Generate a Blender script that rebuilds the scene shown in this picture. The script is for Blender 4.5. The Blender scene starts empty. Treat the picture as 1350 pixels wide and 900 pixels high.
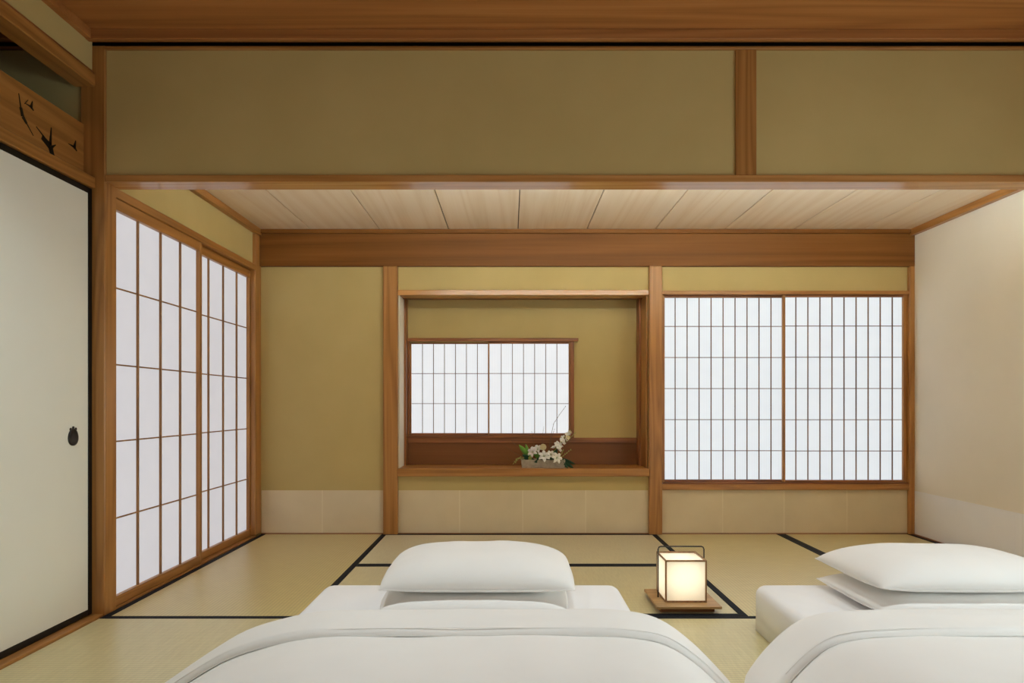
import bpy, bmesh, math, random
from mathutils import Vector, Matrix, noise
random.seed(7)
S = bpy.context.scene
COL = S.collection

# ------------------------------------------------------------------ camera
F, VX, VY, CH = 864.0, 673.0, 533.0, 0.91       # focal px, vanishing point px, eye height m
cam_d = bpy.data.cameras.new('camera'); cam = bpy.data.objects.new('camera', cam_d); COL.objects.link(cam)
cam_d.sensor_width = 36.0; cam_d.sensor_fit = 'HORIZONTAL'; cam_d.lens = F / 1350 * 36
cam_d.shift_x = (675 - VX) / 1350; cam_d.shift_y = (VY - 450) / 1350
cam_d.clip_start = 0.02
cam.location = (0, 0, CH); cam.rotation_euler = (math.pi / 2, 0, 0)
S.camera = cam

# ------------------------------------------------------------------ world, light levels, exposure
W = bpy.data.worlds.new('world'); S.world = W; W.use_nodes = True
W.node_tree.nodes['Background'].inputs[0].default_value = (0.75, 0.85, 1.0, 1)
W.node_tree.nodes['Background'].inputs[1].default_value = 0.6
S.view_settings.view_transform = 'Standard'; S.view_settings.look = 'None'
S.view_settings.gamma = 1.0; S.view_settings.use_curve_mapping = False
S.view_settings.exposure = 0.16
S.cycles.diffuse_bounces = 8; S.cycles.max_bounces = 12; S.cycles.sample_clamp_indirect = 6.0
# daylight behind the paper screens, then two added fill windows: (colour, radiance)
DAY_BACK = ((0.83, 0.89, 0.94), 0.765)
DAY_NICHE = ((0.88, 0.91, 0.95), 0.76)
DAY_LEFT = ((0.95, 0.93, 0.98), 0.52)
FILL_REAR = ((0.90, 1.0, 0.99), 0.5)         # unseen window added behind the viewer as fill light
FILL_RIGHT = ((0.81, 0.97, 1.0), 5.6)          # unseen fill window added in the right wall of the front bay
LAMP_W = 0.72
# unseen downlights added in the front ceiling to brighten the beds (fixtures are built with that ceiling)
DOWN_W, DOWN_C, DOWN_CONE = 43.0, (0.865, 0.98, 1.0), 100
FILL_LAMP_S, FILL_LAMP_C = 64.0, (0.86, 0.98, 1.0)          # unseen fill lamp added behind the front beam
DOWN_AT = ((-1.05, 2.05), (.05, 2.05), (1.15, 2.05), (2.2, 2.05))

# ------------------------------------------------------------------ materials
def lin(c):
    return tuple(((v / 255) / 12.92 if v / 255 <= 0.04045 else ((v / 255 + 0.055) / 1.055) ** 2.4) for v in c) + (1,)

def new_mat(name):
    m = bpy.data.materials.new(name); m.use_nodes = True
    nt = m.node_tree; b = nt.nodes['Principled BSDF']
    return m, nt, b

def coords(nt, scale, rnd=True):
    N, L = nt.nodes, nt.links
    tc = N.new('ShaderNodeTexCoord'); mp = N.new('ShaderNodeMapping'); mp.inputs['Scale'].default_value = scale
    if rnd:
        oi = N.new('ShaderNodeObjectInfo'); ml = N.new('ShaderNodeVectorMath'); ml.operation = 'SCALE'
        cx = N.new('ShaderNodeCombineXYZ')
        for i, k in enumerate((17.3, 9.1, 23.7)):
            mm = N.new('ShaderNodeMath'); mm.operation = 'MULTIPLY'; mm.inputs[1].default_value = k
            L.new(oi.outputs['Random'], mm.inputs[0]); L.new(mm.outputs[0], cx.inputs[i])
        ad = N.new('ShaderNodeVectorMath'); ad.operation = 'ADD'
        L.new(tc.outputs['Object'], ad.inputs[0]); L.new(cx.outputs[0], ad.inputs[1])
        L.new(ad.outputs[0], mp.inputs['Vector'])
        N.remove(ml)
    else:
        L.new(tc.outputs['Object'], mp.inputs['Vector'])
    return mp.outputs[0]

def ramp(nt, fac, stops):
    r = nt.nodes.new('ShaderNodeValToRGB'); e = r.color_ramp.elements
    e[0].position, e[0].color = stops[0]; e[1].position, e[1].color = stops[-1]
    for p, c in stops[1:-1]:
        q = e.new(p); q.color = c
    nt.links.new(fac, r.inputs[0]); return r.outputs[0]

def bump(nt, b, h, strength, dist=0.002):
    n = nt.nodes.new('ShaderNodeBump'); n.inputs['Strength'].default_value = strength; n.inputs['Distance'].default_value = dist
    nt.links.new(h, n.inputs['Height']); nt.links.new(n.outputs[0], b.inputs['Normal'])

def wood(name, axis, c_lo, c_mid, c_hi, rough=0.36, figure=5.0, spec=0.5):
    """straight cedar grain running along axis (0 x, 1 y, 2 z)"""
    m, nt, b = new_mat(name); N, L = nt.nodes, nt.links
    sc = [figure] * 3; sc[axis] = figure * 0.045
    v = coords(nt, sc)
    n0 = N.new('ShaderNodeTexNoise'); n0.inputs['Scale'].default_value = 1.3; n0.inputs['Detail'].default_value = 2
    L.new(v, n0.inputs['Vector'])
    mx = N.new('ShaderNodeMath'); mx.operation = 'MULTIPLY'; mx.inputs[1].default_value = 11.0
    L.new(n0.outputs['Fac'], mx.inputs[0])
    fr = N.new('ShaderNodeMath'); fr.operation = 'PINGPONG'; fr.inputs[1].default_value = 0.5
    L.new(mx.outputs[0], fr.inputs[0])
    f2 = N.new('ShaderNodeMath'); f2.operation = 'MULTIPLY'; f2.inputs[1].default_value = 2.0; L.new(fr.outputs[0], f2.inputs[0])
    sf = [90.0] * 3; sf[axis] = 1.6
    v2 = coords(nt, sf)
    n1 = N.new('ShaderNodeTexNoise'); n1.inputs['Scale'].default_value = 1.0; n1.inputs['Detail'].default_value = 3
    L.new(v2, n1.inputs['Vector'])
    mix = N.new('ShaderNodeMix'); mix.data_type = 'FLOAT'; mix.inputs[0].default_value = 0.55
    L.new(f2.outputs[0], mix.inputs[2]); L.new(n1.outputs['Fac'], mix.inputs[3])
    col = ramp(nt, mix.outputs[0], [(0.18, lin(c_lo)), (0.5, lin(c_mid)), (0.85, lin(c_hi))])
    L.new(col, b.inputs['Base Color'])
    b.inputs['Roughness'].default_value = rough; b.inputs['Specular IOR Level'].default_value = spec
    bump(nt, b, n1.outputs['Fac'], 0.12, 0.001)
    return m

def mottled(name, c0, c1, scale, rough, bstr=0.15, bscale=350, spec=0.2, rnd=False):
    m, nt, b = new_mat(name); N, L = nt.nodes, nt.links
    v = coords(nt, (1, 1, 1), rnd)
    n = N.new('ShaderNodeTexNoise'); n.inputs['Scale'].default_value = scale; n.inputs['Detail'].default_value = 5
    L.new(v, n.inputs['Vector'])
    L.new(ramp(nt, n.outputs['Fac'], [(0.3, lin(c0)), (0.7, lin(c1))]), b.inputs['Base Color'])
    b.inputs['Roughness'].default_value = rough; b.inputs['Specular IOR Level'].default_value = spec
    if bstr:
        n2 = N.new('ShaderNodeTexNoise'); n2.inputs['Scale'].default_value = bscale; n2.inputs['Detail'].default_value = 2
        L.new(v, n2.inputs['Vector']); bump(nt, b, n2.outputs['Fac'], bstr, 0.0015)
    return m

def tatami_mat_material(name, axis):
    """woven rush; ribs run along axis"""
    m, nt, b = new_mat(name); N, L = nt.nodes, nt.links
    v = coords(nt, (1, 1, 1), False)
    w = N.new('ShaderNodeTexWave'); w.wave_type = 'BANDS'; w.bands_direction = 'Y' if axis == 0 else 'X'
    w.inputs['Scale'].default_value = 2 * math.pi / 20 / 0.0165; w.inputs['Distortion'].default_value = 0.0
    L.new(v, w.inputs['Vector'])
    sc = [14, 14, 14]; sc[axis] = 160            # rush stalks cross the ribs
    vs = coords(nt, sc)
    n = N.new('ShaderNodeTexNoise'); n.inputs['Scale'].default_value = 1; n.inputs['Detail'].default_value = 3; L.new(vs, n.inputs['Vector'])
    lo, hi = ((206, 192, 134), (224, 211, 156)) if axis == 0 else ((202, 182, 118), (220, 203, 142))     # paler colour paints in the grazing sheen where stalks run away from the viewer
    c = ramp(nt, n.outputs['Fac'], [(0.25, lin(lo)), (0.75, lin(hi))])
    cw = ramp(nt, w.outputs['Fac'], [(0.0, (0.80, 0.80, 0.80, 1)), (0.45, (1, 1, 1, 1))])
    mm = N.new('ShaderNodeMix'); mm.data_type = 'RGBA'; mm.blend_type = 'MULTIPLY'; mm.inputs[0].default_value = 1.0
    L.new(c, mm.inputs[6]); L.new(cw, mm.inputs[7])
    L.new(mm.outputs[2], b.inputs['Base Color'])
    b.inputs['Roughness'].default_value = 0.33; b.inputs['Specular IOR Level'].default_value = 1.0
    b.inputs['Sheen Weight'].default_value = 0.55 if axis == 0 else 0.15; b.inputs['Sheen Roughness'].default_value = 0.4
    bump(nt, b, w.outputs['Fac'], 0.35, 0.001)
    return m

def plain(name, c, rough=0.5, spec=0.4, metal=0.0):
    m, nt, b = new_mat(name)
    n = nt.nodes.new('ShaderNodeTexNoise'); n.inputs['Scale'].default_value = 60; n.inputs['Detail'].default_value = 2
    lo = tuple(v * 0.93 for v in c)
    nt.links.new(ramp(nt, n.outputs['Fac'], [(0.3, lin(lo)), (0.7, lin(c))]), b.inputs['Base Color'])
    b.inputs['Roughness'].default_value = rough; b.inputs['Specular IOR Level'].default_value = spec
    b.inputs['Metallic'].default_value = metal
    return m

def lit_paper(name, day):
    """shoji paper with daylight behind it: fine vertical ribs, faint fibres"""
    m, nt, b = new_mat(name); N, L = nt.nodes, nt.links
    v = coords(nt, (1, 1, 1), False)
    w = N.new('ShaderNodeTexWave'); w.wave_type = 'BANDS'; w.bands_direction = 'X'
    w.inputs['Scale'].default_value = 2 * math.pi / 20 / 0.017; L.new(v, w.inputs['Vector'])
    n = N.new('ShaderNodeTexNoise'); n.inputs['Scale'].default_value = 9; n.inputs['Detail'].default_value = 4; L.new(v, n.inputs['Vector'])
    a = ramp(nt, w.outputs['Fac'], [(0.0, (0.965, 0.965, 0.965, 1)), (0.6, (1, 1, 1, 1))])
    c = ramp(nt, n.outputs['Fac'], [(0.3, tuple(k * 0.965 for k in day[0]) + (1,)), (0.7, tuple(day[0]) + (1,))])
    mm = N.new('ShaderNodeMix'); mm.data_type = 'RGBA'; mm.blend_type = 'MULTIPLY'; mm.inputs[0].default_value = 1.0
    L.new(c, mm.inputs[6]); L.new(a, mm.inputs[7])
    L.new(mm.outputs[2], b.inputs['Emission Color']); b.inputs['Emission Strength'].default_value = day[1]
    b.inputs['Base Color'].default_value = (0.22, 0.22, 0.22, 1); b.inputs['Roughness'].default_value = 0.8
    b.inputs['Specular IOR Level'].default_value = 0.1
    return m

HL, HM, HH = (142, 94, 44), (166, 114, 58), (180, 128, 70)
M = {}
for ax, k in enumerate('xyz'):
    M['wood_' + k] = wood('cedar_wood_' + k, ax, HL, HM, HH)
    M['dark_' + k] = wood('dark_cedar_wood_' + k, ax, (104, 60, 30), (140, 86, 46), (160, 102, 58))
    M['plank_' + k] = wood('ceiling_cedar_' + k, ax, (226, 202, 172), (234, 214, 188), (238, 220, 197), 0.45, 2.4)
M['smooth_x'] = wood('smooth_planed_cedar', 0, (168, 116, 62), (188, 134, 78), (198, 146, 90), 0.22, 4.0, 0.65)
M['lattice_tan'] = wood('tan_lattice_wood', 2, (128, 90, 54), (150, 108, 66), (164, 122, 78), 0.55)
M['lattice'] = wood('lattice_wood', 2, (92, 62, 40), (118, 82, 54), (134, 96, 66), 0.6)
M['beam'] = wood('lintel_cedar', 0, (106, 64, 26), (122, 76, 32), (132, 86, 40), 0.5, 2.0, 0.2)
M['front_ceiling'] = wood('front_ceiling_cedar', 0, (150, 94, 46), (170, 110, 56), (180, 122, 68), 0.55, 2.6)
M['redboard'] = wood('red_brown_board', 0, (112, 68, 36), (122, 76, 42), (130, 84, 48), 0.45, 1.5, 0.3)
M['plaster'] = mottled('sand_plaster', (190, 168, 113), (199, 177, 122), 2.2, 0.9, 0.25, 420, 0.12)
M['plaster_lit'] = mottled('lit_sand_plaster', (234, 226, 210), (240, 232, 217), 2.2, 0.9, 0.25, 420, 0.12)  # sand plaster with the window light put into a paler colour
M['wainscot'] = mottled('washi_wainscot', (218, 202, 172), (228, 213, 184), 3, 0.85, 0.06, 200, 0.15, True)
M['wainscot_white'] = mottled('white_washi_wainscot', (243, 243, 246), (247, 247, 250), 3, 0.85, 0.06, 200, 0.15, True)
M['wainscot_seam'] = mottled('double_washi_seam', (228, 214, 186), (236, 223, 197), 3, 0.85, 0.06, 200, 0.15, True)
M['fusuma'] = mottled('fusuma_paper', (240, 240, 230), (244, 244, 235), 2, 0.8, 0.05, 300, 0.2)
M['lacquer'] = plain('black_lacquer', (10, 9, 8), 0.4, 0.4)
M['iron'] = plain('black_iron', (24, 23, 24), 0.35, 0.5, 0.0)
M['heri'] = mottled('navy_border_cloth', (17, 20, 27), (26, 30, 38), 90, 0.7, 0.2, 700, 0.2)
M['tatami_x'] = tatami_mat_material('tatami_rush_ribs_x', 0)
M['tatami_y'] = tatami_mat_material('tatami_rush_ribs_y', 1)
M['linen'] = mottled('white_cotton', (238, 236, 233), (244, 242, 239), 3, 0.75, 0.08, 600, 0.15)
M['sheet'] = mottled('white_fitted_sheet', (242, 242, 244), (247, 247, 249), 3, 0.75, 0.08, 600, 0.15)
M['subfloor'] = plain('subfloor_board', (70, 48, 30), 0.8)
M['day_back'] = lit_paper('backlit_paper_back', DAY_BACK)
M['day_niche'] = lit_paper('backlit_paper_niche', DAY_NICHE)
M['day_left'] = lit_paper('backlit_paper_left', DAY_LEFT)
M['fill_rear'] = lit_paper('fill_paper_rear', FILL_REAR)
M['fill_right'] = lit_paper('fill_paper_right', FILL_RIGHT)

# ------------------------------------------------------------------ object helpers
WP = {}            # world position of every object's origin (no rotations on parents)
def link(name, me, mat, w, parent=None):
    o = bpy.data.objects.new(name, me); COL.objects.link(o)
    w = Vector(w); WP[o] = w
    if parent is not None:
        o.parent = parent; o.location = w - WP[parent]
    else:
        o.location = w
    if mat is not None and me is not None and not me.materials: me.materials.append(mat)
    return o
def empty(name, w, parent=None):
    o = link(name, None, None, w, parent); o.empty_display_size = 0.05; return o
def tag(o, label=None, cat=None, group=None, kind=None):
    if label: o['label'] = label
    if cat: o['category'] = cat
    if group: o['group'] = group
    if kind: o['kind'] = kind
    return o
def mesh_from(bm, name, smooth=False):
    me = bpy.data.meshes.new(name); bm.normal_update(); bm.to_mesh(me); bm.free()
    if smooth:
        for p in me.polygons: p.use_smooth = True
    return me
def bm_box(bm, x0, x1, y0, y1, z0, z1):
    v = [bm.verts.new(p) for p in ((x0,y0,z0),(x1,y0,z0),(x1,y1,z0),(x0,y1,z0),(x0,y0,z1),(x1,y0,z1),(x1,y1,z1),(x0,y1,z1))]
    for f in ((3,2,1,0),(4,5,6,7),(0,1,5,4),(1,2,6,5),(2,3,7,6),(3,0,4,7)): bm.faces.new([v[i] for i in f])
CACHE = {}
def box(name, x0, x1, y0, y1, z0, z1, mat, parent=None, bev=0.0015):
    dx, dy, dz = x1 - x0, y1 - y0, z1 - z0
    bev = min(bev, 0.2 * min(dx, dy, dz))
    key = (round(dx, 4), round(dy, 4), round(dz, 4), round(bev, 5), mat)
    if key not in CACHE:
        bm = bmesh.new(); bm_box(bm, -dx/2, dx/2, -dy/2, dy/2, 0, dz)
        if bev > 0: bmesh.ops.bevel(bm, geom=bm.edges[:], offset=bev, segments=1, affect='EDGES', profile=0.5)
        me = mesh_from(bm, name); me.materials.append(M[mat]); CACHE[key] = me
    return link(name, CACHE[key], None, ((x0+x1)/2, (y0+y1)/2, z0), parent)
def boxes(name, lst, mat, parent=None, w=None):
    """several boxes that are one continuous piece (a wall around its openings)"""
    if w is None: w = (lst[0][0], lst[0][2], lst[0][4])
    bm = bmesh.new()
    for b in lst: bm_box(bm, b[0]-w[0], b[1]-w[0], b[2]-w[1], b[3]-w[1], b[4]-w[2], b[5]-w[2])
    return link(name, mesh_from(bm, name), M[mat], w, parent)
def tube(bm, pts, r, n=6, r1=None):
    pts = [Vector(p) for p in pts]; rings = []
    up = Vector((0.13, 0.21, 0.97))
    for i, p in enumerate(pts):
        t = (pts[min(i+1, len(pts)-1)] - pts[max(i-1, 0)]).normalized()
        a = t.cross(up)
        if a.length < 1e-3: a = t.cross(Vector((1, 0, 0)))
        a.normalize(); c = t.cross(a)
        rr = r if r1 is None else r + (r1 - r) * i / (len(pts) - 1)
        rings.append([bm.verts.new(p + rr * (math.cos(q) * a + math.sin(q) * c)) for q in [2*math.pi*k/n for k in range(n)]])
    for a, c in zip(rings, rings[1:]):
        for k in range(n): bm.faces.new((a[k], a[(k+1) % n], c[(k+1) % n], c[k]))
    bm.faces.new(rings[0][::-1]); bm.faces.new(rings[-1])
STRUCT = dict(kind='structure')

# ------------------------------------------------------------------ key dimensions
XL, XR = -1.775, 2.83          # plaster faces left / right
YB, YF, YR = 4.615, 2.82, -1.72   # back wall, front beam plane, wall behind the camera
ZC, ZF = 2.135, 2.50           # ceilings: far bay, front bay
XN = -4.4                      # neighbouring room beyond the transom

# ------------------------------------------------------------------ floor of tatami
floor = boxes('floor', [(XN, XR + .1, YR - .1, YB + .5, -0.14, -0.055)], 'subfloor', w=(0.5, 1.5, -0.14)); tag(floor, **STRUCT)
def tatami(x0, x1, y0, y1, long_axis):
    g = .0012; x0 += g; x1 -= g; y0 += g; y1 -= g
    c = ((x0+x1)/2, (y0+y1)/2, -0.055)
    t = empty('tatami_mat', c, floor)
    bw = 0.031
    if long_axis == 0:
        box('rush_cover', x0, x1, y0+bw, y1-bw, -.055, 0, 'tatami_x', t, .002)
        box('border_cloth', x0, x1, y0, y0+bw, -.055, .0012, 'heri', t, .002)
        box('border_cloth', x0, x1, y1-bw, y1, -.055, .0012, 'heri', t, .002)
    else:
        box('rush_cover', x0+bw, x1-bw, y0, y1, -.055, 0, 'tatami_y', t, .002)
        box('border_cloth', x0, x0+bw, y0, y1, -.055, .0012, 'heri', t, .002)
        box('border_cloth', x1-bw, x1, y0, y1, -.055, .0012, 'heri', t, .002)
Y1 = YB - .008
tatami(-1.752, -.872, YF, Y1, 1)
tatami(-.872, .992, YF + (Y1-YF)/2, Y1, 0)
tatami(-.872, .992, YF, YF + (Y1-YF)/2, 0)
tatami(.992, 1.90, YF, Y1, 1)
tatami(1.90, 2.815, YF, Y1, 1)
yy = YF
for r in range(5):
    ya = yy - .905
    xs = (-1.752, .072, 1.90, 2.815) if r % 2 == 0 else (-1.752, -.84, .99, 2.815)
    for a, b_ in zip(xs, xs[1:]): tatami(a, b_, ya, yy, 0)
    yy = ya
# wooden strips where the mats meet the walls
box('floor_edge_strip', -1.755, XR, Y1, YB, -.055, .006, 'dark_x', floor)
box('floor_edge_strip', 2.815, XR, YR, Y1, -.055, .006, 'dark_y', floor)
box('floor_edge_strip', -1.80, -1.752, YR, YF, -.055, .010, 'wood_y', floor)
box('floor_edge_strip', -1.86, -1.752, YF + .08, YB - .105, -.055, .008, 'wood_y', floor)

# ------------------------------------------------------------------ back wall
PL = [(-1.87, 3.0, YB, YB+.06, 1.70, 2.45),                       # above openings
      (-1.87, -.80, YB, YB+.06, -.05, 1.70),                      # left field
      (-.80, .985, YB, YB+.06, -.05, .41),                        # below the niche shelf
      (.965, 1.07, YB, YB+.06, .41, 1.70),
      (1.07, 3.0, YB, YB+.06, -.05, .32),
      (2.80, 3.0, YB, YB+.06, .32, 1.70)]
wall_back = boxes('wall_back', PL, 'plaster', w=(0.5, YB, -.05)); tag(wall_back, **STRUCT)
box('pillar', -.891, -.790, 4.58, YB, 0, 1.878, 'wood_z', wall_back, .004)
box('pillar', .970, 1.062, 4.58, YB, 0, 1.878, 'wood_z', wall_back, .004)
box('corner_post', 2.793, XR, 4.585, YB, 0, 1.878, 'wood_z', wall_back, .003)
box('lintel_beam', -1.755, XR, 4.585, YB, 1.878, 2.105, 'beam', wall_back, .002)
box('beam_cap', -1.755, XR, 4.572, YB, 2.105, ZC - .001, 'beam', wall_back, .002)
# paper wainscot
bb = empty('baseboard_back', (0.5, YB, 0)); tag(bb, **STRUCT)
def sheets(xs, z1, i0=0):
    for i, (a, b_) in enumerate(zip(xs, xs[1:])):
        box('paper_sheet', a, b_ + (.012 if i < len(xs)-2 else 0), YB - .0012 - .0006 * ((i+i0) % 2), YB - .0003, .006, z1, 'wainscot', bb, .0002)
        if i < len(xs)-2: box('paper_overlap', b_, b_+.007, YB - .0024, YB - .0019, .008, z1, 'wainscot_seam', bb, .0001)
sheets([-1.753, -1.328, -.892], .306)
sheets([-.789, -.362, .083, .526, .969], .306)
sheets([1.063, 1.490, 1.922, 2.365, 2.792], .306)

# ------------------------------------------------------------------ right window (two paper sashes)
def rail_sash(parent, x0, x1, y0, y1, z0, z1, bars_x, bars_z, paper, st=.014, rl=.016, hb=.0026):
    """a sliding paper screen in an x-z plane"""
    s = empty('sash', ((x0+x1)/2, (y0+y1)/2, z0), parent)
    box('stile', x0, x0+st, y0, y1, z0, z1, 'wood_z', s, .001); box('stile', x1-st, x1, y0, y1, z0, z1, 'wood_z', s, .001)
    box('rail', x0+st, x1-st, y0, y1, z0, z0+rl, 'dark_x', s, .001); box('rail', x0+st, x1-st, y0, y1, z1-rl, z1, 'dark_x', s, .001)
    yb = y1 - .004
    for x in bars_x: box('lattice_bar', x-hb, x+hb, yb-.009, yb, z0+rl, z1-rl, 'lattice', s, .0005)
    for z in bars_z: box('lattice_bar', x0+st, x1-st, yb-.007, yb-.001, z-hb*.9, z+hb*.9, 'lattice', s, .0005)
    box('paper_panel', x0+st, x1-st, yb+.0002, yb+.0012, z0+rl, z1-rl, paper, s, 0)
    return s
w1 = empty('window_1', (1.93, YB, .32)); tag(w1, **STRUCT)
box('window_sill', 1.062, 2.793, 4.588, 4.69, .313, .352, 'wood_x', w1)
box('window_sill_track', 1.07, 2.793, 4.598, 4.69, .352, .362, 'dark_x', w1)
box('window_head', 1.062, 2.793, 4.588, 4.69, 1.682, 1.706, 'wood_x', w1)
box('window_jamb', 1.062, 1.076, 4.605, 4.69, .362, 1.682, 'wood_z', w1)
box('window_jamb', 2.782, 2.800, 4.615, 4.69, .362, 1.682, 'wood_z', w1)
zr = [.362 + .2203 * i for i in range(1, 6)]
rail_sash(w1, 1.916, 2.781, 4.610, 4.632, .3625, 1.6815, [2.013 + .085*i for i in range(9)], zr, 'day_back', .018)
rail_sash(w1, 1.077, 1.945, 4.636, 4.658, .3625, 1.6815, [1.168 + .085*i for i in range(9)], zr, 'day_back', .014)

# ------------------------------------------------------------------ display niche with small window
YN = 4.895
wa = boxes('wall_alcove', [(-.85, -.786, YN, YN+.05, .41, 1.75), (-.786, 1.02, YN, YN+.05, 1.372, 1.75), (-.786, 1.02, YN, YN+.05, .41, .665),
                          (.455, 1.02, YN, YN+.05, .665, 1.372),
                          (-.84, -.79, YB+.06, YN, .41, 1.75), (.972, 1.02, YB+.06, YN, .41, 1.75)], 'plaster', w=(.09, YN, .41)); tag(wa, **STRUCT)
boxes('niche_ceiling', [(-.79, .972, 4.74, YN, 1.69, 1.74)], 'dark_x', wa)
box('niche_lintel', -.790, .970, 4.592, 4.74, 1.677, 1.712, 'smooth_x', wa)
box('shelf_board', -.789, .969, 4.572, YN, .408, .463, 'wood_x', wa, .003)
box('niche_jamb', -.7895, -.780, YB, 4.80, .463, 1.677, 'plaster_lit', wa, .0005)  # paler plaster colour carries the window light on this jamb
box('niche_jamb', .955, .9695, YB, 4.80, .463, 1.677, 'wood_z', wa, .001)
box('niche_corner_post', -.789, -.765, 4.80, YN, .463, 1.69, 'dark_z', wa)
box('niche_corner_post', .940, .971, 4.80, YN, .463, 1.69, 'dark_z', wa)
box('dado_board', -.765, .940, 4.882, YN, .463, .625, 'redboard', wa)
box('dado_rail', -.765, .940, 4.872, YN, .625, .662, 'dark_x', wa)
w2 = empty('window_2', (-.15, 4.88, .662)); tag(w2, **STRUCT)
box('window_head', -.765, .503, 4.855, YN+.03, 1.378, 1.402, 'dark_x', w2)
box('window_jamb', -.765, -.752, 4.865, YN+.03, .680, 1.378, 'dark_z', w2)
box('window_jamb', .444, .472, 4.865, YN+.03, .662, 1.378, 'dark_z', w2)
box('window_sill', -.765, .444, 4.860, YN+.03, .662, .680, 'dark_x', w2)
zr2 = [.692 + .2245 * i for i in (1, 2)]
rail_sash(w2, -.752, -.158, 4.898, 4.912, .680, 1.378, [-.7405 + .0822*i for i in range(1, 7)], zr2, 'day_niche', .011, .016, .0022)
rail_sash(w2, -.168, .444, 4.880, 4.894, .680, 1.378, [-.152 + .083*i for i in range(1, 7)], zr2, 'day_niche', .011, .016, .0022)

# ------------------------------------------------------------------ far bay: left wall, shoji doors, right wall
wl = boxes('wall_left', [(-1.90, XL, YF+.085, YB+.05, 1.868, 2.45), (-1.90, -1.83, YF+.085, YB+.05, -.05, 1.868)], 'plaster', w=(-1.9, 3.7, -.05)); tag(wl, **STRUCT)
box('door_head_rail', -1.828, -1.752, YF+.08, 4.51, 1.832, 1.872, 'wood_y', wl)
box('corner_post', -1.828, -1.755, 4.51, YB, .008, 2.09, 'wood_z', wl, .004)
def shoji_door(name, x0, x1, y0, y1, bars_y, st0, st1, z0=.010, z1=1.830):
    d = empty(name, ((x0+x1)/2, (y0+y1)/2, z0)); tag(d, **STRUCT)
    box('stile', x0, x1, y0, y0+st0, z0, z1, 'wood_z', d); box('stile', x0, x1, y1-st1, y1, z0, z1, 'wood_z', d)
    zb, zt = .053, 1.780
    box('bottom_rail', x0, x1, y0+st0, y1-st1, z0, zb, 'wood_y', d); box('top_rail', x0, x1, y0+st0, y1-st1, zt, z1, 'wood_y', d)
    xb = x0 + .005
    for y in bars_y: box('lattice_bar', xb, xb+.010, y-.005, y+.005, zb, zt, 'lattice_tan', d, .0007)
    for i in range(1, 5):
        z = zb + (zt-zb) * i / 5
        box('lattice_bar', xb+.001, xb+.007, y0+st0, y1-st1, z-.0033, z+.0033, 'lattice_tan', d, .0007)
    box('paper_panel', xb-.002, xb-.0005, y0+st0, y1-st1, zb, zt, 'day_left', d, 0)
    return d
shoji_door('door_1', -1.786, -1.760, 2.905, 3.740, [2.922+.0, 3.122, 3.325, 3.523][1:], .018, .028)
shoji_door('door_2', -1.816, -1.789, 3.64, 4.508, [3.718, 3.918, 4.118, 4.320], .03, .014)

WY = (-.60, 1.70, .30, 1.30)     # added fill window in the right wall of the front bay (y0, y1, z0, z1)
wr = boxes('wall_right', [(XR, XR+.1, WY[1], YB+.06, -.05, 2.6), (XR, XR+.1, YR-.1, WY[0], -.05, 2.6), (XR, XR+.1, WY[0], WY[1], -.05, WY[2]), (XR, XR+.1, WY[0], WY[1], WY[3], 2.6)], 'plaster_lit', w=(XR, 1.5, -.05)); tag(wr, **STRUCT)
br = empty('baseboard_right', (XR, 1.5, 0)); tag(br, **STRUCT)
ys = [YB - .002]
while ys[-1] > YR + .5: ys.append(ys[-1] - .462)
for i, (a, b_) in enumerate(zip(ys, ys[1:])):
    box('paper_sheet', XR - .0012 - .0006*(i % 2), XR - .0003, b_ - .012, a, .006, .306, 'wainscot_white', br, .0002)

# far bay ceiling: planks running away from the viewer
ceil_b = boxes('ceiling_far', [(-1.9, XR+.1, YF+.085, YB+.06, ZC+.014, ZC+.05)], 'subfloor', w=(.5, 3.7, ZC+.014)); tag(ceil_b, **STRUCT)
seams = [-1.775, -1.398, -.916, -.434, .053, .535, 1.014, 1.497, 1.98, 2.46, 2.83]
for a, b_ in zip(seams, seams[1:]):
    box('ceiling_plank', a+.003, b_-.003, YF+.085, YB, ZC, ZC+.014, 'plank_y', ceil_b, .002)
box('ceiling_trim', XL, -1.742, YF+.085, YB, 2.092, ZC, 'wood_y', ceil_b)
box('ceiling_trim', 2.795, XR, YF+.085, YB, 2.092, ZC, 'wood_y', ceil_b)

# ------------------------------------------------------------------ dividing wall above the front beam
wf = boxes('wall_front', [(XN, XR, 2.832, 2.905, 1.90, 2.450), (XN, -1.85, 2.832, 2.905, -.05, 1.90)], 'plaster', w=(.5, 2.85, 1.90)); tag(wf, **STRUCT)
box('front_beam', -1.745, XR, YF, 2.922, 1.867, 1.898, 'smooth_x', wf, .002)
box('wall_post', .970, 1.060, 2.822, 2.832, 1.898, 2.438, 'wood_z', wf, .003)
box('corner_post', -1.852, -1.745, YF, 2.905, 0, 2.455, 'wood_z', wf, .004)
box('corner_post', 2.745, XR, YF, 2.905, 0, 1.867, 'wood_z', wf, .004)
box('picture_rail', -1.745, XR, 2.816, 2.832, 2.438, 2.450, 'wood_x', wf)
box('picture_rail', XN, -1.852, 2.816, 2.832, 2.438, 2.450, 'dark_x', wf)
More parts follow.
